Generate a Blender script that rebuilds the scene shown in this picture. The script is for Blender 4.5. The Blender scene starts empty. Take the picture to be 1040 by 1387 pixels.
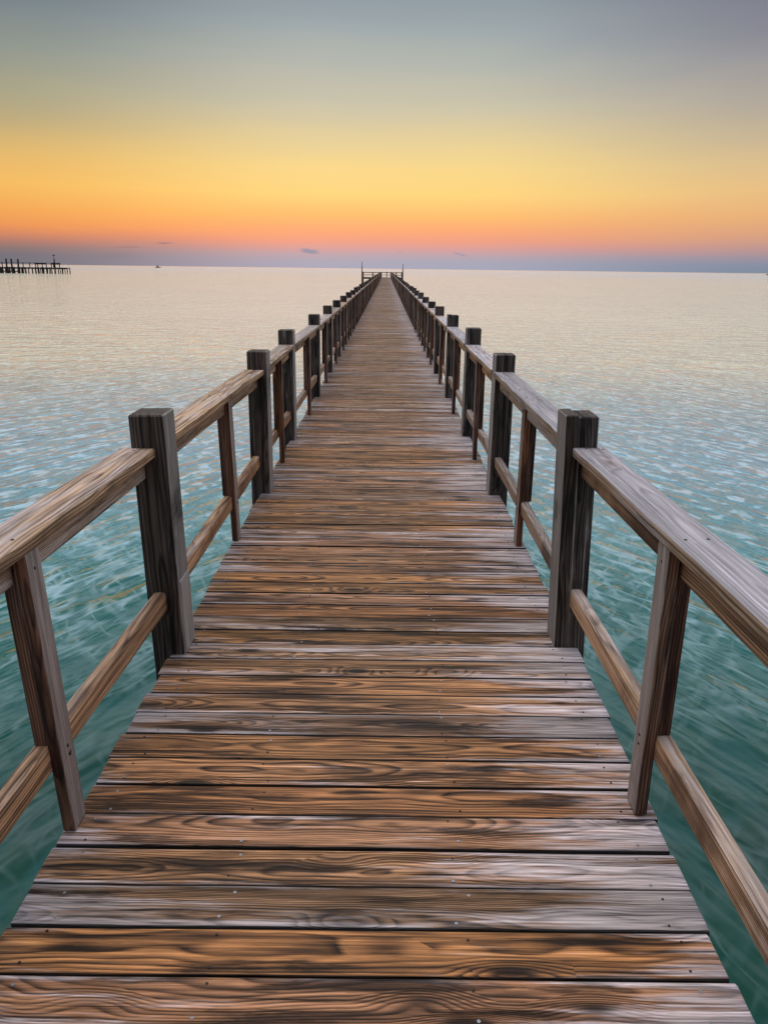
import bpy, math, random
import numpy as np
from mathutils import Matrix, Vector, Euler
random.seed(11)
R = random.Random(5)
scene = bpy.context.scene
col = scene.collection
rad = math.radians

# ------------------------------------------------------------------ node helper
class N:
    """small helper: builds node chains"""
    def __init__(s, tree): s.t = tree; s.n = tree.nodes; s.l = tree.links
    def new(s, typ, **kw):
        nd = s.n.new(typ)
        for k, v in kw.items(): setattr(nd, k, v)
        return nd
    def put(s, nd, i, v):
        if v is None: return
        if hasattr(v, 'is_output') or isinstance(v, bpy.types.NodeSocket): s.l.new(v, nd.inputs[i])
        else:
            if isinstance(v, tuple) and len(v) == 3 and nd.inputs[i].type == 'RGBA': v = (*v, 1)
            nd.inputs[i].default_value = v
    def m(s, op, a, b=None, c=None, clamp=False):
        nd = s.new('ShaderNodeMath', operation=op, use_clamp=clamp)
        s.put(nd, 0, a); s.put(nd, 1, b); s.put(nd, 2, c); return nd.outputs[0]
    def xyz(s, v):
        nd = s.new('ShaderNodeSeparateXYZ'); s.put(nd, 0, v); return nd.outputs
    def vec(s, x, y, z):
        nd = s.new('ShaderNodeCombineXYZ')
        s.put(nd, 0, x); s.put(nd, 1, y); s.put(nd, 2, z); return nd.outputs[0]
    def noise(s, v, scale=1.0, detail=2.0, rough=.5, dist=0.0, colour=False):
        nd = s.new('ShaderNodeTexNoise'); s.put(nd, 'Vector', v); s.put(nd, 'Scale', scale)
        s.put(nd, 'Detail', detail); s.put(nd, 'Roughness', rough); s.put(nd, 'Distortion', dist)
        return nd.outputs['Color' if colour else 'Fac']
    def mr(s, v, a, b, c=0.0, d=1.0, smooth=False):
        nd = s.new('ShaderNodeMapRange')
        if smooth: nd.interpolation_type = 'SMOOTHSTEP'
        s.put(nd, 0, v); s.put(nd, 1, a); s.put(nd, 2, b); s.put(nd, 3, c); s.put(nd, 4, d); return nd.outputs[0]
    def mix(s, f, a, b, blend='MIX'):
        nd = s.new('ShaderNodeMixRGB', blend_type=blend)
        s.put(nd, 0, f); s.put(nd, 1, a); s.put(nd, 2, b); return nd.outputs[0]
    def ramp(s, f, stops, interp='LINEAR'):
        nd = s.new('ShaderNodeValToRGB'); cr = nd.color_ramp; cr.interpolation = interp
        while len(cr.elements) < len(stops): cr.elements.new(0.5)
        for e, (p, c) in zip(cr.elements, stops): e.position = p; e.color = (*c, 1)
        s.put(nd, 0, f); return nd.outputs[0]

def lin(r, g, b):
    f = lambda c: (c/255/12.92) if c/255 <= .04045 else ((c/255+.055)/1.055)**2.4
    return (f(r), f(g), f(b))

def new_mat(name):
    m = bpy.data.materials.new(name); m.use_nodes = True
    m.node_tree.nodes.clear(); k = N(m.node_tree)
    out = k.new('ShaderNodeOutputMaterial'); b = k.new('ShaderNodeBsdfPrincipled')
    k.l.new(b.outputs[0], out.inputs[0]); return m, k, b

# ------------------------------------------------------------------ wood
def wood(name, early, late, grey, weather=.5, rings=95., rough=(.38, .7), right_bias=0.,
         edge=.0, coat=0., dark=0.35, knots=.62, bump=.004, seedvar=.35, curl=1.0, spec=.3, top=0., contrast=1., side=0.):
    """boards carry a vertex attribute 'grain' = (along, across, through) in metres and 'seed'"""
    m, k, b = new_mat(name)
    ga = k.new('ShaderNodeAttribute', attribute_name='grain').outputs['Vector']
    sd = k.new('ShaderNodeAttribute', attribute_name='seed').outputs['Fac']
    l, w, t = k.xyz(ga)
    s1 = k.m('MULTIPLY', sd, 71.3); s2 = k.m('MULTIPLY', sd, 213.7)
    ra = k.m('FRACT', k.m('MULTIPLY', sd, 17.77)); rb = k.m('FRACT', k.m('MULTIPLY', sd, 91.13)); rc = k.m('FRACT', k.m('MULTIPLY', sd, 433.7))
    lo = k.m('ADD', l, s1)
    n1 = k.noise(k.vec(k.m('MULTIPLY', lo, .8), k.m('MULTIPLY', w, 2.5), s2), 1., 2.)
    n2 = k.noise(k.vec(k.m('MULTIPLY', lo, 1.1), s2, k.m('MULTIPLY', w, 3.)), 1., 2.5, .5)
    # knots
    vor = k.new('ShaderNodeTexVoronoi', feature='F1', distance='EUCLIDEAN')
    k.put(vor, 'Vector', k.vec(k.m('MULTIPLY', lo, 2.6), k.m('ADD', k.m('MULTIPLY', w, 9.), s2), k.m('MULTIPLY', t, 2.))); k.put(vor, 'Scale', 1.)
    vr = k.xyz(vor.outputs['Color'])[0]
    ison = k.m('GREATER_THAN', vr, knots)
    kd = vor.outputs['Distance']
    kn = k.m('MULTIPLY', k.mr(kd, .5, .0, 0, 1, True), ison)
    kcore = k.m('MULTIPLY', k.mr(kd, .21, .09, 0, 1, True), ison)
    # growth rings, seen flat-sawn
    u = k.m('ADD', k.m('ADD', w, k.m('MULTIPLY', k.m('SUBTRACT', ra, .5), .12)), k.m('MULTIPLY', k.m('SUBTRACT', n1, .5), .07*curl))
    v = k.m('ADD', k.m('ADD', k.m('MULTIPLY', rb, .05), .040), k.m('ADD', t, k.m('MULTIPLY', k.m('SUBTRACT', n2, .5), .10*curl)))
    r = k.m('SQRT', k.m('ADD', k.m('MULTIPLY', u, u), k.m('MULTIPLY', v, v)))
    r = k.m('ADD', r, k.m('MULTIPLY', kn, .028*curl))
    fq = k.m('ADD', rings*.7, k.m('MULTIPLY', rc, rings*.6))
    ph = k.m('ADD', k.m('MULTIPLY', r, fq), k.m('MULTIPLY', k.noise(k.vec(k.m('MULTIPLY', lo, 2.5), k.m('MULTIPLY', w, 26.), s1), 1., 2.), .8))
    saw = k.m('FRACT', ph)
    band = k.mr(saw, .22, .88, 0, 1, True)
    band = k.m('MULTIPLY', band, k.mr(saw, 1., .84, 0, 1))
    fib = k.noise(k.vec(k.m('MULTIPLY', lo, 5.), k.m('MULTIPLY', w, 260.), k.m('ADD', k.m('MULTIPLY', t, 260.), s2)), 1., 3., .6)
    fib2 = k.noise(k.vec(k.m('MULTIPLY', lo, 1.6), k.m('MULTIPLY', w, 55.), k.m('ADD', k.m('MULTIPLY', t, 55.), s1)), 1., 3., .6)
    blot = k.noise(k.vec(k.m('MULTIPLY', lo, 1.7), k.m('MULTIPLY', w, 17.), k.m('ADD', t, s2)), 1., 5., .6, .3)
    blot2 = k.noise(k.vec(k.m('MULTIPLY', lo, 1.3), k.m('ADD', k.m('MULTIPLY', w, 11.), s1), k.m('MULTIPLY', t, 4.)), 1., 5., .65)
    gm = k.m('MULTIPLY', band, k.mr(fib2, .25, .6, .45, 1.))
    c = k.mix(gm, early, late)
    c = k.mix(k.mr(fib2, .42, .72, 0, .8), k.mix(k.mr(fib, .35, .7, 0, .45), c, tuple(x*.35 for x in late)), tuple(x*.35 for x in late))
    # weathered silver-lavender patches; painted face-direction light joins the same mask
    wm = k.m('ADD', blot2, k.m('MULTIPLY', k.m('SUBTRACT', rc, .5), seedvar))
    if right_bias:
        wm = k.m('ADD', wm, k.mr(l, .25, .9, 0, right_bias, True))
        wm = k.m('ADD', wm, k.mr(l, -.6, -.92, 0, right_bias*.35, True))
        wm = k.m('SUBTRACT', wm, k.mr(k.m('ABSOLUTE', k.m('ADD', l, .18)), .75, .0, 0, right_bias*.35, True))
    if edge:
        wm = k.m('ADD', wm, k.m('MULTIPLY', k.mr(k.m('ABSOLUTE', w), .046, .062, 0, edge, True), k.mr(blot, .4, .6, .2, 1.)))
    sA = k.noise(k.vec(k.m('MULTIPLY', lo, 1.3), k.m('MULTIPLY', w, 36.), k.m('ADD', k.m('MULTIPLY', t, 36.), s2)), 1., 4., .62)
    sB = k.noise(k.vec(k.m('MULTIPLY', lo, 3.2), k.m('MULTIPLY', w, 120.), k.m('ADD', k.m('MULTIPLY', t, 120.), s1)), 1., 4., .65)
    wm = k.m('ADD', wm, k.m('MULTIPLY', k.m('SUBTRACT', sA, .5), .55))
    wm = k.m('ADD', wm, k.m('MULTIPLY', k.m('SUBTRACT', sB, .5), .45))
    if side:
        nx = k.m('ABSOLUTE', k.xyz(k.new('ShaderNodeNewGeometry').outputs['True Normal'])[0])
        wm = k.m('ADD', wm, k.mr(nx, .2, .8, -side*.5, side))  # inner-face light painted in: x-facing sides paler, the others darker
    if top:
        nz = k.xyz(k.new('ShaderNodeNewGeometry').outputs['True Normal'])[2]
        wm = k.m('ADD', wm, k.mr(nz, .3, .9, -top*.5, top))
    wfac = k.mr(wm, .72-weather*.5, .98-weather*.5, 0, .92, True)
    gcol = k.mix(k.mr(fib2, .3, .7), tuple(x*.62 for x in grey), grey)
    gcol = k.mix(k.m('MULTIPLY', gm, .6), gcol, tuple(x*.33 for x in grey))
    c = k.mix(wfac, c, gcol)
    # dark stains + knots + per-board tone
    st = k.mr(k.m('ADD', k.m('SUBTRACT', blot, k.m('MULTIPLY', wfac, .10)), k.m('MULTIPLY', k.m('SUBTRACT', sB, .5), .42)), .49, .66, 0, dark*2, True)
    c = k.mix(k.m('MINIMUM', st, .85), c, tuple(x*.45 for x in late))
    c = k.mix(k.m('MULTIPLY', kn, .45), c, tuple(x*1.6 for x in late))
    c = k.mix(k.m('MULTIPLY', kcore, .9), c, tuple(x*.5 for x in late))
    crack = k.m('MULTIPLY', k.mr(k.noise(k.vec(k.m('MULTIPLY', lo, 1.2), k.m('MULTIPLY', w, 75.), k.m('ADD', k.m('MULTIPLY', t, 75.), s2)), 1., 2., .5, .6), .34, .29, 0, 1, True), k.mr(blot2, .45, .6, 0, 1))
    tone = k.m('MULTIPLY', k.mr(sA, .28, .72, 1-.42*contrast, 1+.42*contrast), k.mr(sB, .28, .72, 1-.5*contrast, 1+.45*contrast))
    c = k.mix(1., c, k.vec(tone, tone, tone), 'MULTIPLY')
    c = k.mix(crack, c, (.008, .006, .005))
    if edge: c = k.mix(k.mr(k.m('ABSOLUTE', w), .0645, .0675, 0, .93), c, (.006, .005, .004))  # gap shade painted on: board edges go near black
    hs = k.new('ShaderNodeHueSaturation'); k.put(hs, 'Color', c)
    k.put(hs, 'Value', k.mr(rb, 0, 1, .72, 1.22)); k.put(hs, 'Hue', k.mr(ra, 0, 1, .494, .504)); k.put(hs, 'Saturation', k.mr(rc, 0, 1, 1.02, .82))
    k.l.new(hs.outputs[0], b.inputs['Base Color'])
    rg = k.m('ADD', k.mr(wfac, 0, 1, rough[0], rough[1]), k.m('MULTIPLY', k.m('SUBTRACT', blot, .5), .3))
    k.l.new(k.m('ADD', rg, k.m('MULTIPLY', gm, .12)), b.inputs['Roughness'])
    if coat:
        k.put(b, 'Coat Weight', k.mr(blot, .38, .62, coat, coat*.15)); k.put(b, 'Coat Roughness', .22)
    k.put(b, 'Specular IOR Level', spec)
    h = k.m('ADD', k.m('MULTIPLY', gm, -.45), k.m('ADD', k.m('MULTIPLY', fib, .5), k.m('MULTIPLY', fib2, .6)))
    h = k.m('SUBTRACT', h, k.m('ADD', k.m('MULTIPLY', crack, 1.5), k.m('MULTIPLY', kcore, .5)))
    bp = k.new('ShaderNodeBump'); k.put(bp, 'Strength', .9); k.put(bp, 'Distance', bump); k.put(bp, 'Height', h)
    k.l.new(bp.outputs[0], b.inputs['Normal'])
    return m

M = {}
M['deck'] = wood('wet_deck_wood', (.64, .290, .105), (.018, .007, .003), (.70, .59, .60), weather=.40, rings=185, rough=(.46, .52), right_bias=.24, edge=.20, coat=.04, dark=.52, contrast=1.22, curl=.85, knots=.66, bump=.006, seedvar=.24, spec=.24)
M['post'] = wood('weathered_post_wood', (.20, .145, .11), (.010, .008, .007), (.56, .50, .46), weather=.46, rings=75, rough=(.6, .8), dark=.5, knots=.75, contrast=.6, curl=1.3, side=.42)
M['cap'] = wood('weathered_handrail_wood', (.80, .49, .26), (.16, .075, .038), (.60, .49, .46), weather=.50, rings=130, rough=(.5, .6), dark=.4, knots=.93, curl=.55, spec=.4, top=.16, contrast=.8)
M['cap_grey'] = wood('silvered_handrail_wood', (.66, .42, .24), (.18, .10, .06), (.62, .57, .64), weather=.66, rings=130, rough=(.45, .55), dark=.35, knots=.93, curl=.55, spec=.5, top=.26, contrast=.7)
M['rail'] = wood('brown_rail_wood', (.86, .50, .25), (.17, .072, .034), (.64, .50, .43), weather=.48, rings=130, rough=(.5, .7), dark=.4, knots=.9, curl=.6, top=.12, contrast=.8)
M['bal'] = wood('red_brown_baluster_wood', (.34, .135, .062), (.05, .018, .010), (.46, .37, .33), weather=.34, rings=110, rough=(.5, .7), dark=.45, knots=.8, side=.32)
def plain(name, c, rough=.7, metal=0.):
    m, k, b = new_mat(name)
    tc = k.new('ShaderNodeTexCoord').outputs['Object']
    n = k.noise(tc, 9., 4., .6)
    k.l.new(k.mix(k.mr(n, .3, .7), tuple(x*.6 for x in c), tuple(x*1.25 for x in c)), b.inputs['Base Color'])
    k.put(b, 'Roughness', rough); k.put(b, 'Metallic', metal); return m
M['pile'] = plain('wet_dark_timber', (.035, .027, .023), .75)
M['screw'] = plain('galvanised_screw', (.42, .42, .45), .35, .8)
M['rust'] = plain('dark_screw', (.03, .02, .018), .6, .3)
M['far'] = plain('old_dark_timber', (.018, .016, .016), .9)
M['metal'] = plain('painted_steel', (.05, .055, .06), .5, .5)
M['hull'] = plain('dark_boat_paint', (.05, .055, .07), .5)

# ------------------------------------------------------------------ boards
class MB:
    def __init__(s): s.v = []; s.f = []; s.g = []; s.s = []; s.mi = []
    def board(s, c, size, axis='X', seed=None, ch=.004, nsec=2, wob=0., rot=(0, 0, 0), wob_l=0.):
        """rounded board centred at c; size=(along, across, through); axis = direction it runs"""
        if seed is None: seed = R.random()
        L, W, T = size; ch = min(ch, W*.3, T*.3)
        prof = []
        for qx, qz, a0 in ((1, 1, 0), (-1, 1, 90), (-1, -1, 180), (1, -1, 270)):
            for da in (0, 45, 90):
                a = rad(a0+da)
                prof.append((qx*(W/2-ch)+ch*math.cos(a), qz*(T/2-ch)+ch*math.sin(a)))
        n = len(prof)
        ls = [-L/2, -L/2+ch] + [-L/2+ch+(L-2*ch)*i/nsec for i in range(1, nsec)] + [L/2-ch, L/2]
        base = len(s.v); E = Euler(rot).to_matrix(); c = Vector(c)
        for i, x in enumerate(ls):
            k = (W-2*ch*.8)/W if i in (0, len(ls)-1) else 1
            ow = R.uniform(-wob, wob); oh = R.uniform(-wob, wob)*.5
            for (w, t) in prof:
                w2, t2 = w*k+ow, t*(k if k == 1 else (T-2*ch*.8)/T)+oh
                if axis == 'X': p = Vector((x, w2, t2))
                elif axis == 'Y': p = Vector((-w2, x, t2))
                else: p = Vector((w2, t2, x))
                s.v.append(tuple(c+E@p)); s.g.append((x+(c.x if axis == 'X' else 0), w, t)); s.s.append(seed)
        m = len(ls)
        for i in range(m-1):
            for j in range(n):
                a = base+i*n+j; b = base+i*n+(j+1) % n
                q = (a, a+n, b+n, b) if axis != 'Y' else (a, a+n, b+n, b)
                s.f.append(q); s.mi.append(0)
        s.f.append(tuple(base+j for j in range(n))); s.mi.append(0)
        s.f.append(tuple(base+(m-1)*n+j for j in reversed(range(n)))); s.mi.append(0)
    def cyl(s, p0, p1, r0, r1=None, n=8, mi=0, seed=None):
        if r1 is None: r1 = r0
        p0, p1 = Vector(p0), Vector(p1); d = (p1-p0).normalized()
        u = d.orthogonal().normalized(); w = d.cross(u); base = len(s.v)
        sd = R.random() if seed is None else seed
        for p, r in ((p0, r0), (p1, r1)):
            for j in range(n):
                a = 2*math.pi*j/n
                s.v.append(tuple(p+u*r*math.cos(a)+w*r*math.sin(a))); s.g.append((0 if p is p0 else (p1-p0).length, r*math.cos(a), r*math.sin(a))); s.s.append(sd)
        for j in range(n):
            s.f.append((base+j, base+(j+1) % n, base+n+(j+1) % n, base+n+j)); s.mi.append(mi)
        s.f.append(tuple(base+n+j for j in range(n))); s.mi.append(mi)
        s.f.append(tuple(base+j for j in reversed(range(n)))); s.mi.append(mi)
    def build(s, name, mats, parent=None, smooth=False, origin=None):
        me = bpy.data.meshes.new(name)
        o = bpy.data.objects.new(name, me); col.objects.link(o)
        if origin is not None:
            ov = Vector(origin); vs = [tuple(Vector(v)-ov) for v in s.v]; o.location = ov
        else: vs = s.v
        me.from_pydata(vs, [], s.f)
        at = me.attributes.new('grain', 'FLOAT_VECTOR', 'POINT'); at.data.foreach_set('vector', np.array(s.g, dtype=np.float32).ravel())
        at = me.attributes.new('seed', 'FLOAT', 'POINT'); at.data.foreach_set('value', np.array(s.s, dtype=np.float32))
        for mm in (mats if isinstance(mats, (list, tuple)) else [mats]): me.materials.append(mm)
        me.polygons.foreach_set('material_index', np.array(s.mi, dtype=np.int32))
        if smooth: me.shade_smooth()
        import bmesh
        bm = bmesh.new(); bm.from_mesh(me); bmesh.ops.recalc_face_normals(bm, faces=bm.faces); bm.to_mesh(me); bm.free()
        if parent is not None: o.parent = parent
        return o

def empty(name, loc=(0, 0, 0)):
    o = bpy.data.objects.new(name, None); o.location = loc; o.empty_display_size = .3; col.objects.link(o); return o
def tag(o, label=None, cat=None, group=None, kind=None):
    if label: o['label'] = label
    if cat: o['category'] = cat
    if group: o['group'] = group
    if kind: o['kind'] = kind
    return o

# ------------------------------------------------------------------ the long pier
WATER = -1.75
END = 158.0
pier = empty('wooden_pier')
tag(pier, 'long straight pier of wet brown planks with post and rail sides leading to the horizon', 'pier')

# deck: every plank laid, slightly uneven
mb = MB(); HALF = .900; y = -1.94; PITCH = .1445
while y < END:
    near = y < 25
    wd = .1368+R.uniform(-.002, .0015) if near else .138
    xo = R.uniform(-.006, .006)-.022+.026*min(1, max(0, (y-1.6)/1.2)); ln = 2*HALF+R.uniform(-.012, .012)
    dz = R.uniform(-.0025, .0025)
    mb.board((xo, y, -.019+dz), (ln, wd, .038), 'X', ch=.0045, nsec=6 if near else 2, wob=.0011 if near else 0,
             rot=(R.uniform(-.008, .008), R.uniform(-.0008, .0008), R.uniform(-.0012, .0012)))
    if y < 22:
        for jx in (-.80, -.36, .27, .80):
            for sy in (-.045, .045):
                if R.random() < .93:
                    px, py = xo+jx+R.uniform(-.022, .022), y+sy+R.uniform(-.01, .01)
                    lt = R.random() < .4
                    mb.cyl((px, py, dz-.004), (px, py, dz+.0016), .0046 if lt else .0038, n=8, mi=1 if lt else 2)
    y += PITCH+(R.uniform(-.0012, .0012) if near else 0)
deck = mb.build('deck', [M['deck'], M['screw'], M['rust']], pier)

# framing under the deck
for xj in (-.80, -.27, .27, .80):
    mb = MB(); yy = -1.9
    mb.board((xj, (END-1.9)/2, -.038-.12), (END+1.9, .045, .23), 'Y', ch=.003)
    mb.build('joist', M['pile'], pier)

posts_y = [3.2+2.42*k for k in range(-1, 64)]
PX0, PW, PD = .820, .140, .168
OFF = {-1: {0: .06, 1: .020, 3: .025}, 1: {1: -.018, 2: .0}}           # posts
COFF = {-1: {0: .135, 1: .080, 2: .030, 3: .030}, 1: {0: .02, 1: .0}}   # rails, at each post
BOFF = {-1: {1: .060, 2: .045, 3: .02}, 1: {1: .005, 2: .022}}        # balusters
LOFF = {-1: {0: .105, 1: .038, 2: .035, 3: .025}, 1: {0: .01}}
YP = {-1: {1: 3.165, 2: 5.73, 3: 7.63, 4: 10.35}, 1: {1: 3.275, 2: 5.76, 3: 7.92, 4: 10.38}}
YB = {-1: {1: 1.99, 2: 4.60}, 1: {1: 2.095, 2: 4.56}}
post_stuff = MB(); bal_stuff = MB(); cap_stuff = MB(); sub_stuff = MB(); low_stuff = MB()
for i, py in enumerate(posts_y):
    cross = MB(); cross.board((0, py-.02, -.038-.23-.10), (2.0, .05, .19), 'X', ch=.003); cross.build('cross_beam', M['pile'], pier)
    for s in (-1, 1):
        py_ = YP[s].get(i, py); off = OFF[s].get(i, 0)
        top = 1.055+(R.uniform(-.018, .018) if i > 1 else 0)
        big = i < 50
        P = MB() if big else post_stuff
        bot = WATER-1.2
        tilt = (R.uniform(-.006, .006), R.uniform(-.008, .008), R.uniform(-.02, .02)) if i != 1 else (0, 0, 0)
        if i == 1: tilt = (.004, (-.02 if s < 0 else -.028), 0)
        zc = (top+bot)/2
        cx = s*(PX0+PW/2+off); bxp = cx; cx = cx+zc*math.tan(tilt[1])+(.012 if (s, i) == (-1, 1) else 0)
        if s == 1 and i in (1, 4, 9):     # post built of two timbers, with a dark joint between them
            P.board((cx-.042, py_, zc), (top-bot, .054, PD), 'Z', ch=.004, rot=tilt, nsec=6, wob=.0015)
            P.board((cx+.028, py_, zc-.003), (top-bot-.004, .081, PD-.006), 'Z', ch=.006, rot=tilt, nsec=6, wob=.002)
        else:
            P.board((cx, py_, zc), (top-bot, PW, PD), 'Z', ch=.006, rot=tilt, nsec=5 if big else 2, wob=.0015 if big else 0)
        if s == -1 and i == 1:            # cheek left on the inner face below the notch
            P.board((bxp+.070, py_+.002, .17), (.34, .026, PD-.010), 'Z', ch=.005, rot=tilt, wob=.001, nsec=4)
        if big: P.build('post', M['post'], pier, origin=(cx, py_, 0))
        # spans towards the camera side of this post
        if i >= 1:
            y0, y1 = YP[s].get(i-1, posts_y[i-1])+PD/2-.004, py_-PD/2+.010; o0 = COFF[s].get(i-1, 0); o1 = COFF[s].get(i, 0); om = (o0+o1)/2; rz = -s*math.atan2(o1-o0, py_-YP[s].get(i-1, posts_y[i-1]))
            ym, L = (y0+y1)/2, y1-y0
            hz = .918+R.uniform(-.004, .004)
            C = MB() if big else cap_stuff; S = MB() if big else sub_stuff; Lr = MB() if big else low_stuff; B = MB() if big else bal_stuff
            C.board((s*(.880+om), ym, hz-.019), (L, .142, .038), 'Y', ch=.007, nsec=8 if i < 6 else 2, wob=.0018 if i < 6 else 0, rot=(0, 0, rz))
            if i < 5:
                for q in (-1, 1, 0):
                    for e in (-.035, .03):
                        px, pyy = s*(.880+om)+e+R.uniform(-.01, .01), ym+q*(L/2-.045)+R.uniform(-.012, .012)
                        C.cyl((px, pyy, hz-.004), (px, pyy, hz+.0012), .005, n=8, mi=1)
            S.board((s*(.876+om), ym, hz-.038-.0445), (L-.004, .038, .088), 'Y', ch=.005, nsec=6 if i < 6 else 2, wob=.0014 if i < 6 else 0, rot=(0, 0, rz))
            lz = .285+R.uniform(-.008, .008)
            l0, l1 = LOFF[s].get(i-1, 0), LOFF[s].get(i, 0); lrz = -s*math.atan2(l1-l0, L)
            Lr.board((s*(.879+(l0+l1)/2), ym, lz-.044), (L-.002, .052, .088), 'Y', ch=.013, nsec=8 if i < 6 else 2, wob=.003 if i < 6 else 0, rot=(R.uniform(-.003, .003), R.uniform(-.06, .06), lrz))
            yb = YB[s].get(i, ym-.02+R.uniform(-.03, .03))
            hb = hz-.038
            bx = s*(.836+BOFF[s].get(i, 0))
            tb = {(-1, 1): -.050, (-1, 2): -.022}.get((s, i), R.uniform(-.004, .004)); bo = .45*math.tan(tb)
            B.board((bx+bo, yb, hb/2+.001), (hb-.004, .038, .089), 'Z', ch=.004, nsec=5, wob=.001, rot=(0, tb, R.uniform(-.03, .03)))
            z0 = lz+.001
            B.board((bx+s*.040+((z0+hb-.089)/2+.02)*math.tan(tb), yb+.006, (z0+hb-.089)/2+.02), (hb-.045-z0, .038, .089), 'Z', ch=.004, nsec=3, rot=(0, tb, R.uniform(-.02, .02)))
            if i < 5:
                for zz in (hb-.05, lz-.05, lz-.02):
                    B.cyl((bx-s*.015+zz*math.tan(tb), yb+R.uniform(-.02, .02), zz), (bx-s*.0208+zz*math.tan(tb), yb+R.uniform(-.002, .002), zz), .0045, n=8, mi=1)
            if big:
                cap = C.build('handrail', [M['cap' if s < 0 else 'cap_grey'], M['rust']], pier, origin=(s*(.880+om), ym, hz))
                sb = S.build('support_rail', [M['rail']], cap); sb.location = -Vector(cap.location)
                Lr.build('lower_rail', [M['rail']], pier, origin=(s*(.879+om), ym, lz))
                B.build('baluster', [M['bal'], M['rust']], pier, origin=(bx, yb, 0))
for name, mbx, mt in (('post', post_stuff, 'post'), ('handrail', cap_stuff, 'cap'), ('lower_rail', low_stuff, 'rail'), ('baluster', bal_stuff, 'bal')):
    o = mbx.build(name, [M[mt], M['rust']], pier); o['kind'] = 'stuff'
    if name == 'handrail':
        so = sub_stuff.build('support_rail', M['rail'], o); so['kind'] = 'stuff'

# platform at the seaward end
mb = MB(); y = END+.05
while y < END+5.2:
    mb.board((-.7, y, -.019), (7.8, .139, .038), 'X', ch=.004); y += .145
mb.build('platform', M['deck'], pier)
mb = MB(); mb.board((-.7, END-.03, -.17), (7.8, .05, .26), 'X'); mb.board((-.7, END+5.2, -.17), (7.8, .05, .26), 'X')
mb.build('platform_beam', M['pile'], pier)
for x in (-4.5, -2.6, -.9, .95, 2.0, 3.1):
    for yy in (END-.12, END+5.1):
        if abs(x) < 1 and yy < END: continue
        mb = MB(); mb.board((x, yy, (1.0+WATER-1)/2), (1.0-WATER+1, .14, .14), 'Z')
        mb.build('platform_post', M['post'], pier, origin=(x, yy, 0))
mb = MB(); mb.board((.14, END+5.1, -1), (4, .14, .14), 'Z'); mb.board((.14, END+5.1, .5), (1.1, .16, .14), 'Z'); mb.build('platform_post', M['post'], pier, origin=(.14, END+5.1, 0))
mb = MB()
for xa, xb, yy in ((-4.5, -.95, END-.12), (.95, 3.1, END-.12), (-4.5, 3.1, END+5.1)):
    mb.board(((xa+xb)/2, yy, .93), (xb-xa, .14, .05), 'X'); mb.board(((xa+xb)/2, yy, .42), (xb-xa, .05, .09), 'X'); mb.board(((xa+xb)/2, yy, .86), (xb-xa, .05, .09), 'X')
for xx in (-4.5, 3.1):
    mb.board((xx, END+2.5, .93), (5.1, .14, .05), 'Y'); mb.board((xx, END+2.5, .42), (5.1, .05, .09), 'Y')
mb.build('platform_rail', M['rail'], pier)
for x, h in ((-4.62, 2.85), (3.22, 2.5)):
    mb = MB(); mb.cyl((x, END-.25, WATER-1.5), (x, END-.25, h-.9), .11, .09, 10); mb.cyl((x, END-.25, h-.9), (x, END-.25, h), .055, .045, 8)
    mb.build('tall_pile', M['far'], pier, origin=(x, END-.25, 0))

# ------------------------------------------------------------------ old pier far to the left
OY = 318.0; ex = -123.2
old = empty('old_pier', (ex, OY, 0))
tag(old, 'dark weathered old pier on thin piles with broken railing, far off at the left', 'pier')
def ob(x, y, z): return (x, y, z)
S_ = .283      # metres per picture pixel out there
def fx(px): return ex-(95-px)*S_
DK = 1.62-1.05   # deck level, near eye height
WT = WATER
mb = MB(); mb.board((ex-45, OY, DK-.2), (90, 2.6, .28), 'X'); mb.board((ex-45, OY-1.2, DK-.36), (90, .2, .5), 'X'); mb.build('deck', M['far'], old).location = (-ex, -OY, 0)
def oldpart(name, m_, mat='far'):
    o = m_.build(name, M[mat], old); o.location = (-ex, -OY, 0); return o
px = 94.5
rr = random.Random(3)
xs = [94.8, 89, 84.5, 79, 73.5, 68, 66, 60.5, 55.5, 51, 46.5, 42, 38, 34.5, 30, 28.5, 22, 20, 14, 12.5, 6, 4, 1, -4, -9, -15, -22, -30, -40]
for q, p in enumerate(xs):
    for dy in (-1.1, 1.1):
        lean = rr.uniform(-.35, .35) if dy < 0 else rr.uniform(-.2, .2)
        mb = MB(); x = fx(p)+(0 if dy < 0 else rr.uniform(-.5, .5)); rd = rr.uniform(.13, .22)*(1.7 if p in (60.5, 28.5, 20, 12.5) else 1)
        mb.cyl((x+lean, OY+dy, WT-1), (x, OY+dy, DK+.05), rd*1.1, rd, 8); oldpart('pile', mb)
for p, h in ((87, 0), (84.5, 1.9), (76.5, 1.9), (73.5, 1.6), (66.5, 1.7), (61, 1.75), (55, 1.75), (52, 1.75), (44, 1.7), (35, 1.7), (28.5, 2.95), (19.5, 3.05), (12.5, 3.1), (6.5, 1.8), (2.5, 1.8), (-3, 1.8), (-9, 1.8), (-16, 1.8), (-24, 1.8)):
    if h:
        mb = MB(); mb.board((fx(p), OY-1.15, DK+h/2), (h, .26 if h < 2 else .55, .3), 'Z', rot=(0, rr.uniform(-.03, .03), 0)); oldpart('railing_post', mb)
mb = MB(); mb.board(((fx(84.5)+fx(-24))/2, OY-1.15, DK+1.62), (fx(84.5)-fx(-24), .22, .14), 'X', rot=(0, .0015, 0)); oldpart('handrail', mb)
for a, b_ in ((51, 66), (73, 85)):
    mb = MB(); x0, x1 = fx(a), fx(b_)
    mb.board(((x0+x1)/2, OY-.9, DK+1.35), (x1-x0, .9, .55), 'X'); oldpart('bench_backrest', mb)
mb = MB(); x0, x1 = fx(-4), fx(29)
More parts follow.
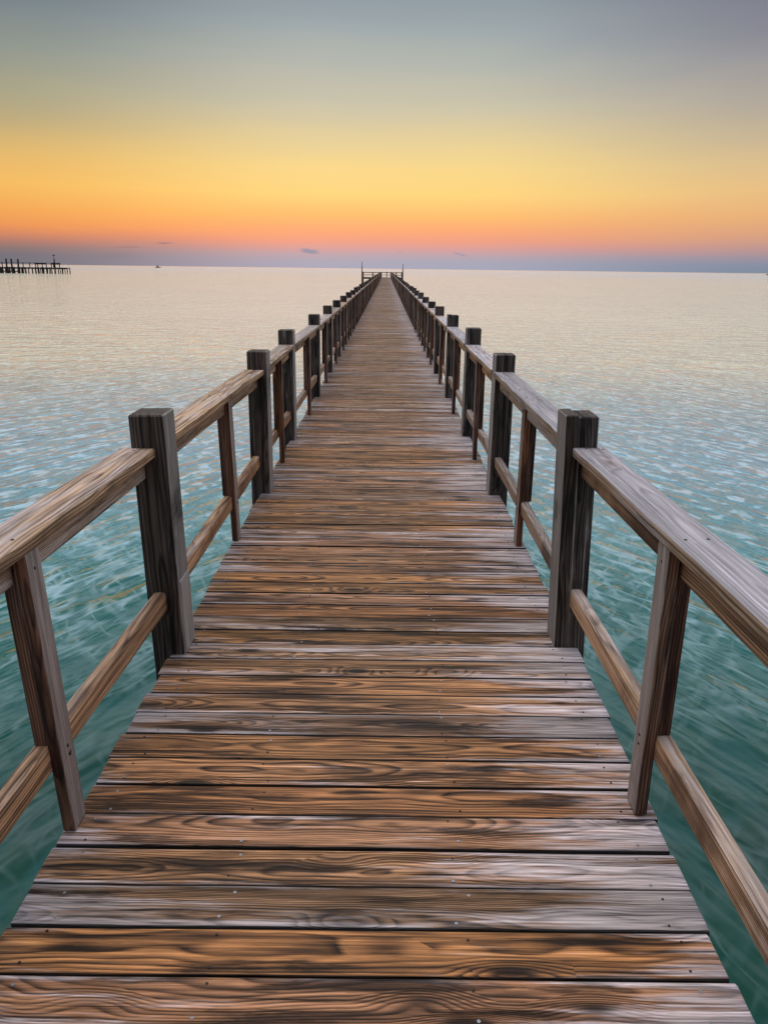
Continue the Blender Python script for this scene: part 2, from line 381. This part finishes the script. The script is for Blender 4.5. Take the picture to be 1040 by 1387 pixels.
mb.board(((x0+x1)/2, OY-1.3, WT+.75), (x1-x0, .3, .38), 'X'); oldpart('lower_beam', mb)
for a in (4, 12.5, 20, 28.5):
    mb = MB(); mb.board((fx(a), OY-1.35, (WT+DK)/2), (DK-WT, .9, .3), 'Z', rot=(0, rr.uniform(-.1, .1), 0)); oldpart('brace', mb)
lp = MB(); x = fx(76.5); lp.cyl((x, OY, DK), (x, OY, DK+3.2), .3, .22, 8); lp.cyl((x, OY, DK+3.2), (x, OY, DK+4.4), .1, .08, 8)
lo = oldpart('light_pole', lp, 'far')
lm = MB(); lm.cyl((x, OY, DK+4.3), (x, OY, DK+4.55), .35, .45, 10); lm.cyl((x, OY, DK+4.55), (x, OY, DK+4.8), .45, .1, 10)
lm.build('lamp', M['far'], lo)

# ------------------------------------------------------------------ distant boats
def boat(name, x, y, L, label, mast, heading):
    e = empty(name, (x, y, WATER)); e.rotation_euler = (0, 0, heading)
    secs = []; vs = []; fs = []
    for q, (u, hw, zk, zd) in enumerate(((-.5, .13, .0, .10), (-.3, .16, -.03, .10), (0, .17, -.04, .105), (.25, .13, -.035, .125), (.42, .06, -.01, .15), (.5, .005, .05, .165))):
        for (sx, z) in ((-hw, zd), (-hw*.75, zk+.02), (0, zk), (hw*.75, zk+.02), (hw, zd)):
            vs.append((u*L, sx*L, z*L))
    for q in range(5):
        for j in range(4):
            a = q*5+j; fs.append((a, a+1, a+6, a+5))
        fs.append((q*5+4, q*5, q*5+5, q*5+9))
    fs.append((0, 1, 2, 3, 4))
    me = bpy.data.meshes.new('hull'); me.from_pydata(vs, [], fs); me.materials.append(M['far'])
    h = bpy.data.objects.new('hull', me); col.objects.link(h); h.parent = e
    c = MB(); c.board((-.05*L, 0, .19*L), (.3*L, .2*L, .18*L), 'X', ch=.02*L); c.board((-.03*L, 0, .285*L), (.34*L, .23*L, .02*L), 'X')
    c.build('cabin', M['far'], e)
    mm = MB(); mm.cyl((0, 0, .28*L), (0, 0, mast*L), .012*L+.05, .01*L+.03, 8); mm.cyl((0, 0, mast*.85*L), (-.35*L, 0, .3*L), .05, .05, 6)
    mm.build('mast', M['hull'], e)
    return tag(e, label, 'boat')
boat('fishing_boat', -1640*.2784, 1640, 11, 'tiny dark boat with mast on the horizon, left of the long pier', .62, .3)
boat('horizon_speck', 1640*.467, 1640, 13, 'faint unidentified dark shape on the horizon at the right edge', .35, .2)  # boat form stands in for a dark speck of unknown kind

# ------------------------------------------------------------------ water
def spaced(lim, d0, g, both=True):
    xs = [0.]
    while xs[-1] < lim: xs.append(xs[-1]+max(d0, g*xs[-1]))
    xs = np.array(xs)
    return np.concatenate([-xs[:0:-1], xs]) if both else xs
gx = spaced(2600., .065, .0105)
gx = np.concatenate([[-30000, -12000, -5000], gx, [5000, 12000, 30000]])
gy = spaced(3500., .06, .0085, False)
gy = np.concatenate([[-3000, -400, -60, -20, -8], np.arange(-4, 0, .1), gy, [6000, 12000, 30000, 60000]])
XX, YY = np.meshgrid(gx, gy)
dxs = np.abs(np.gradient(gx))[None, :]; dys = np.abs(np.gradient(gy))[:, None]
sp = np.maximum(dxs, dys)
Z = np.zeros_like(XX); DX = np.zeros_like(XX); DY = np.zeros_like(XX)
rs = np.random.RandomState(4)
nw = 84
for i in range(nw):
    lam = .20*(2.2/.20)**(i/(nw-1))*rs.uniform(.93, 1.07)
    fam = i % 3; th = rad(rs.normal((152, 28, 90)[fam], (20, 20, 35)[fam]))
    kk = 2*math.pi/lam
    slope = .0115 if lam < .9 else .010
    a = slope/kk*rs.uniform(.6, 1.3)
    ph = rs.uniform(0, 6.28)
    att = np.clip((lam/sp-3.0)/3.0, 0, 1)
    arg = kk*(math.cos(th)*XX+math.sin(th)*YY)+ph
    # wave groups so that ripples come and go
    grp = .55+.45*np.sin(XX*kk*.11*math.cos(th+1.2)+YY*kk*.11*math.sin(th+1.2)+ph*2)
    sd_ = 1/(1+np.exp(np.clip(XX*.5, -30, 30)))
    grp = grp*((.35+.9*sd_) if fam == 0 else (1.25-.9*sd_) if fam == 1 else .6)
    Z += a*att*grp*np.sin(arg)
    DX += -a*.8*att*grp*math.cos(th)*-np.cos(arg); DY += -a*.8*att*grp*math.sin(th)*-np.cos(arg)
Z += WATER
co = np.stack([XX+DX, YY+DY, Z], -1).reshape(-1, 3).astype(np.float32)
ny, nx = XX.shape
idx = np.arange(nx*ny, dtype=np.int32).reshape(ny, nx)
q = np.stack([idx[:-1, :-1], idx[:-1, 1:], idx[1:, 1:], idx[1:, :-1]], -1).reshape(-1, 4)
me = bpy.data.meshes.new('water')
me.vertices.add(len(co)); me.vertices.foreach_set('co', co.ravel())
me.loops.add(q.size); me.loops.foreach_set('vertex_index', q.ravel())
me.polygons.add(len(q)); me.polygons.foreach_set('loop_start', np.arange(0, q.size, 4, dtype=np.int32))
me.update(); me.shade_smooth()
print('water verts', len(co))
wo = bpy.data.objects.new('water', me); col.objects.link(wo); wo['kind'] = 'structure'
m, k, b = new_mat('sea_water')
geo = k.new('ShaderNodeNewGeometry').outputs['Position']
x_, y_, z_ = k.xyz(geo)
big = k.noise(k.vec(k.m('MULTIPLY', x_, .35), k.m('MULTIPLY', y_, .35), 0.), 1., 3., .55)
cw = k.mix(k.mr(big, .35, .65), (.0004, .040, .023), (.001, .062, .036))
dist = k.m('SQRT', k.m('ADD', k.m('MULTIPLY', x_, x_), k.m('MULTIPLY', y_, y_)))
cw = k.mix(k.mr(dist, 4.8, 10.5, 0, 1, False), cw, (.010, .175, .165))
cw = k.mix(k.mr(dist, 8., 16., 0, 1, True), cw, (.33, .52, .63))  # from here outward sky reflection is painted into base colour, paler with distance
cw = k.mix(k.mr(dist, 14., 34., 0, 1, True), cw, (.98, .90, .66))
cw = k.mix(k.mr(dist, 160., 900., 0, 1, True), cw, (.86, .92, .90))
k.l.new(cw, b.inputs['Base Color'])
k.put(b, 'Roughness', .09); k.put(b, 'IOR', 1.40)
def ripple(th, su, sv, off, det=3., ro=.5):
    ct, st_ = math.cos(rad(th)), math.sin(rad(th))
    u = k.m('ADD', k.m('MULTIPLY', x_, ct*su), k.m('MULTIPLY', y_, st_*su))
    v = k.m('ADD', k.m('MULTIPLY', x_, -st_*sv), k.m('MULTIPLY', y_, ct*sv))
    return k.noise(k.vec(u, v, off), 1., det, ro, .25)
lf = k.mr(x_, 6., -6., 0, 1, True)
n1 = ripple(152, 4.2, .95, 1.3, 2., .45)
n1b = ripple(28, 4.2, .95, 5.1, 2., .45)
n1c = ripple(95, 2.6, 1.2, 9.1)
n2 = ripple(80, 1.1, .5, 3.3)
rot = k.new('ShaderNodeMapping'); k.put(rot, 'Vector', geo)
n3 = k.noise(rot.outputs[0], .05, 3., .5, .2)
rid = k.m('ADD', k.m('MULTIPLY', k.m('POWER', n1, 1.8), k.mr(lf, 0, 1, .45, 1.3)), k.m('MULTIPLY', k.m('POWER', n1b, 1.8), k.mr(lf, 0, 1, 1.3, .45)))
rid = k.m('ADD', rid, k.m('MULTIPLY', n1c, .35))
patch = k.mr(n3, .38, .62, .8, 1.15)
farf = k.mr(dist, 10., 50., 0., 1., True)
h = k.m('ADD', k.m('MULTIPLY', rid, k.mr(dist, 4.5, 24., .036, .17)), k.m('MULTIPLY', n2, k.m('MULTIPLY', farf, .8)))
# pale ripple highlights and dark troughs painted into the base colour
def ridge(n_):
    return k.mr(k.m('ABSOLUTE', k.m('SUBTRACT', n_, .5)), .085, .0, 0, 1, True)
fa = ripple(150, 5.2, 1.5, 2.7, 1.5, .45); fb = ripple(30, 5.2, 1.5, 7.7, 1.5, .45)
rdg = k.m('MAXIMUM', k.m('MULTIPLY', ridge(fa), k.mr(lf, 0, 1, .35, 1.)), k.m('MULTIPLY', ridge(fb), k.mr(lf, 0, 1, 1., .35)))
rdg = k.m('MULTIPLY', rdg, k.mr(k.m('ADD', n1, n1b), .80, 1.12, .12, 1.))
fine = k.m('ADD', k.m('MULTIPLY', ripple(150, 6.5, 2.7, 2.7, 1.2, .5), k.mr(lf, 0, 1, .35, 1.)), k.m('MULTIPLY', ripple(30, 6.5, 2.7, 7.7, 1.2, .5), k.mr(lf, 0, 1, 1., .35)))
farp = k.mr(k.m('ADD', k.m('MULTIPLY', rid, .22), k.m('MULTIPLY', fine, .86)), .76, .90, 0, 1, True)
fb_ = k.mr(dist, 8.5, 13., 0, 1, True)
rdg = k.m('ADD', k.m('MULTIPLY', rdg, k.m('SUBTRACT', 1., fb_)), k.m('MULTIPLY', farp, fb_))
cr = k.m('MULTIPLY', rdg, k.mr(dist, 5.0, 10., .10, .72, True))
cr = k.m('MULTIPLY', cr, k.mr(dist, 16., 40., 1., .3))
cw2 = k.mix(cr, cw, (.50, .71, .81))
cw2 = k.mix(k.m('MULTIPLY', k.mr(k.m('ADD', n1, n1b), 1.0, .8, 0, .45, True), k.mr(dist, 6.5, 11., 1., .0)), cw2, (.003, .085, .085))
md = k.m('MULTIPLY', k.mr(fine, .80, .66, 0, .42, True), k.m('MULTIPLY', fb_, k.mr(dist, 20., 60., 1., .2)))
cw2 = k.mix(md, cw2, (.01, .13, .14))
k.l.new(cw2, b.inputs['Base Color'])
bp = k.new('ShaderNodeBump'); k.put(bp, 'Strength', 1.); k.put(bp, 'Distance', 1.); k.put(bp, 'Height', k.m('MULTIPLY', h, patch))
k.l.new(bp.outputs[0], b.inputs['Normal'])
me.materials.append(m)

# ------------------------------------------------------------------ sky (world)
w = bpy.data.worlds.new('World'); scene.world = w; w.use_nodes = True
w.node_tree.nodes.clear(); k = N(w.node_tree)
out = k.new('ShaderNodeOutputWorld'); bg = k.new('ShaderNodeBackground'); k.l.new(bg.outputs[0], out.inputs[0])
d = k.new('ShaderNodeTexCoord').outputs['Generated']
dx, dy, dz = k.xyz(d)
hyp = k.m('SQRT', k.m('ADD', k.m('MULTIPLY', dx, dx), k.m('MULTIPLY', dy, dy)))
az = k.m('DIVIDE', dx, k.m('MAXIMUM', hyp, .001))
# gentle streaks so the bands are not perfectly even
wav = k.noise(k.vec(k.m('MULTIPLY', dx, 2.2), k.m('MULTIPLY', dy, 2.2), k.m('MULTIPLY', dz, 16.)), 1., 4., .55)
el = k.m('ADD', dz, k.m('MULTIPLY', k.m('SUBTRACT', wav, .5), k.mr(dz, 0, .2, .006, .045)))
f = k.m('SQRT', k.m('MAXIMUM', el, 0.))       # sqrt gives the low bands room
def stops(lst): return [(math.sqrt(max(e, 0)), lin(*c)) for e, c in lst]
HI = [(.325, (190, 212, 228)), (.40, (232, 246, 255)), (.52, (222, 236, 252)), (.72, (172, 186, 208)), (1.0, (130, 144, 170))]  # unseen sky above the frame, brightened to light deck and water
rc_ = k.ramp(f, stops([(0, (160, 168, 190)), (.008, (166, 167, 184)), (.015, (184, 165, 175)), (.022, (212, 160, 158)), (.031, (238, 160, 134)), (.044, (250, 170, 120)), (.060, (254, 189, 114)), (.085, (254, 213, 128)), (.115, (247, 215, 140)), (.148, (226, 206, 156)), (.175, (204, 196, 170)), (.210, (180, 183, 174)), (.245, (160, 170, 172)), (.280, (142, 154, 163))]+HI))
rl_ = k.ramp(f, stops([(0, (100, 112, 124)), (.010, (104, 110, 122)), (.018, (128, 114, 116)), (.025, (164, 120, 110)), (.033, (204, 132, 102)), (.042, (232, 148, 88)), (.060, (240, 168, 88)), (.085, (242, 186, 98)), (.115, (222, 182, 110)), (.148, (186, 168, 124)), (.175, (166, 162, 134)), (.210, (140, 148, 140)), (.245, (120, 132, 136)), (.280, (104, 118, 126))]+HI))
rr_ = k.ramp(f, stops([(0, (122, 140, 158)), (.008, (132, 142, 162)), (.015, (150, 145, 160)), (.027, (190, 150, 145)), (.042, (218, 162, 128)), (.060, (232, 176, 122)), (.085, (232, 190, 132)), (.115, (216, 188, 142)), (.148, (192, 176, 150)), (.175, (174, 165, 155)), (.210, (150, 148, 153)), (.245, (130, 130, 143)), (.280, (116, 116, 132))]+HI))
base = k.mix(k.mr(az, -.06, -.45, 0, 1, True), rc_, rl_)
base = k.mix(k.mr(az, .08, .45, 0, 1, True), base, rr_)
# unseen sky behind the camera: cool, plain, dimmed to darken camera-facing faces
back = k.ramp(f, stops([(0, (66, 64, 74)), (.1, (80, 78, 90)), (.3, (110, 112, 128)), (.6, (182, 190, 208)), (1.0, (222, 232, 246))]))
base = k.mix(k.mr(dy, .35, -.25, 0, 1, True), base, back)
# small low clouds
ta = k.m('DIVIDE', dx, k.m('MAXIMUM', dy, .01)); te = k.m('DIVIDE', dz, k.m('MAXIMUM', dy, .01))
wn = k.noise(k.vec(k.m('MULTIPLY', ta, 90.), k.m('MULTIPLY', te, 420.), 0.), 1., 4., .6)
for (a0, e0, sa, se, sl, st, cc) in ((-.0935, .0190, .0135, .0036, -.10, .85, (128, 142, 165)), (.0885, .0178, .0100, .0016, -.22, .6, (150, 148, 165)), (-.268, .0265, .0120, .0011, .04, .7, (118, 108, 118)),
                                    (-.312, .0215, .020, .0014, .02, .35, (128, 112, 118)), (.016, .0195, .006, .0014, .0, .25, (165, 155, 170)), (-.33, .0115, .035, .0050, .02, .25, (115, 118, 132))):
    u = k.m('DIVIDE', k.m('SUBTRACT', ta, a0), sa)
    v = k.m('DIVIDE', k.m('SUBTRACT', k.m('SUBTRACT', te, e0), k.m('MULTIPLY', k.m('SUBTRACT', ta, a0), sl)), se)
    dd = k.m('ADD', k.m('SQRT', k.m('ADD', k.m('MULTIPLY', u, u), k.m('MULTIPLY', v, v))), k.m('MULTIPLY', k.m('SUBTRACT', wn, .5), 1.6))
    mk = k.m('MULTIPLY', k.m('MULTIPLY', k.mr(dd, 1.15, .35, 0, 1, True), st), k.m('GREATER_THAN', dy, .05))
    base = k.mix(mk, base, lin(*cc))
sky = k.new('ShaderNodeTexSky'); sky.sky_type = 'NISHITA'; sky.sun_disc = False
sky.sun_elevation = rad(1); sky.sun_rotation = rad(-12)
add = k.mix(1., base, k.mix(1., sky.outputs[0], (.004, .004, .004), 'MULTIPLY'), 'ADD')
k.l.new(add, bg.inputs[0]); bg.inputs[1].default_value = 1.0

# ------------------------------------------------------------------ soft near-overhead fill lamp, added to light tops and deck
sl = bpy.data.lights.new('overhead_fill', 'SUN'); sl.energy = 1.35; sl.angle = rad(24); sl.color = (1, .88, .76)
so = bpy.data.objects.new('overhead_fill', sl); col.objects.link(so)
az0, el0 = rad(-35), rad(80)
dirv = Vector((math.sin(az0)*math.cos(el0), math.cos(az0)*math.cos(el0), math.sin(el0)))
so.rotation_euler = dirv.to_track_quat('Z', 'Y').to_euler()

# ------------------------------------------------------------------ camera
cam = bpy.data.cameras.new('camera'); cam.sensor_fit = 'VERTICAL'; cam.sensor_height = 36; cam.lens = 36*1060/1387
cam.clip_end = 100000; cam.clip_start = .02
co_ = bpy.data.objects.new('camera', cam); col.objects.link(co_)
pitch = rad(17.27); yaw = rad(-.05); roll = rad(.70)
co_.matrix_world = Matrix.Translation((.028, 0, 1.62)) @ Matrix.Rotation(yaw, 4, 'Z') @ Matrix.Rotation(math.pi/2-pitch, 4, 'X') @ Matrix.Rotation(roll, 4, 'Z')
scene.camera = co_
scene.view_settings.view_transform = 'Standard'; scene.view_settings.look = 'None'; scene.view_settings.exposure = 0; scene.view_settings.gamma = 1
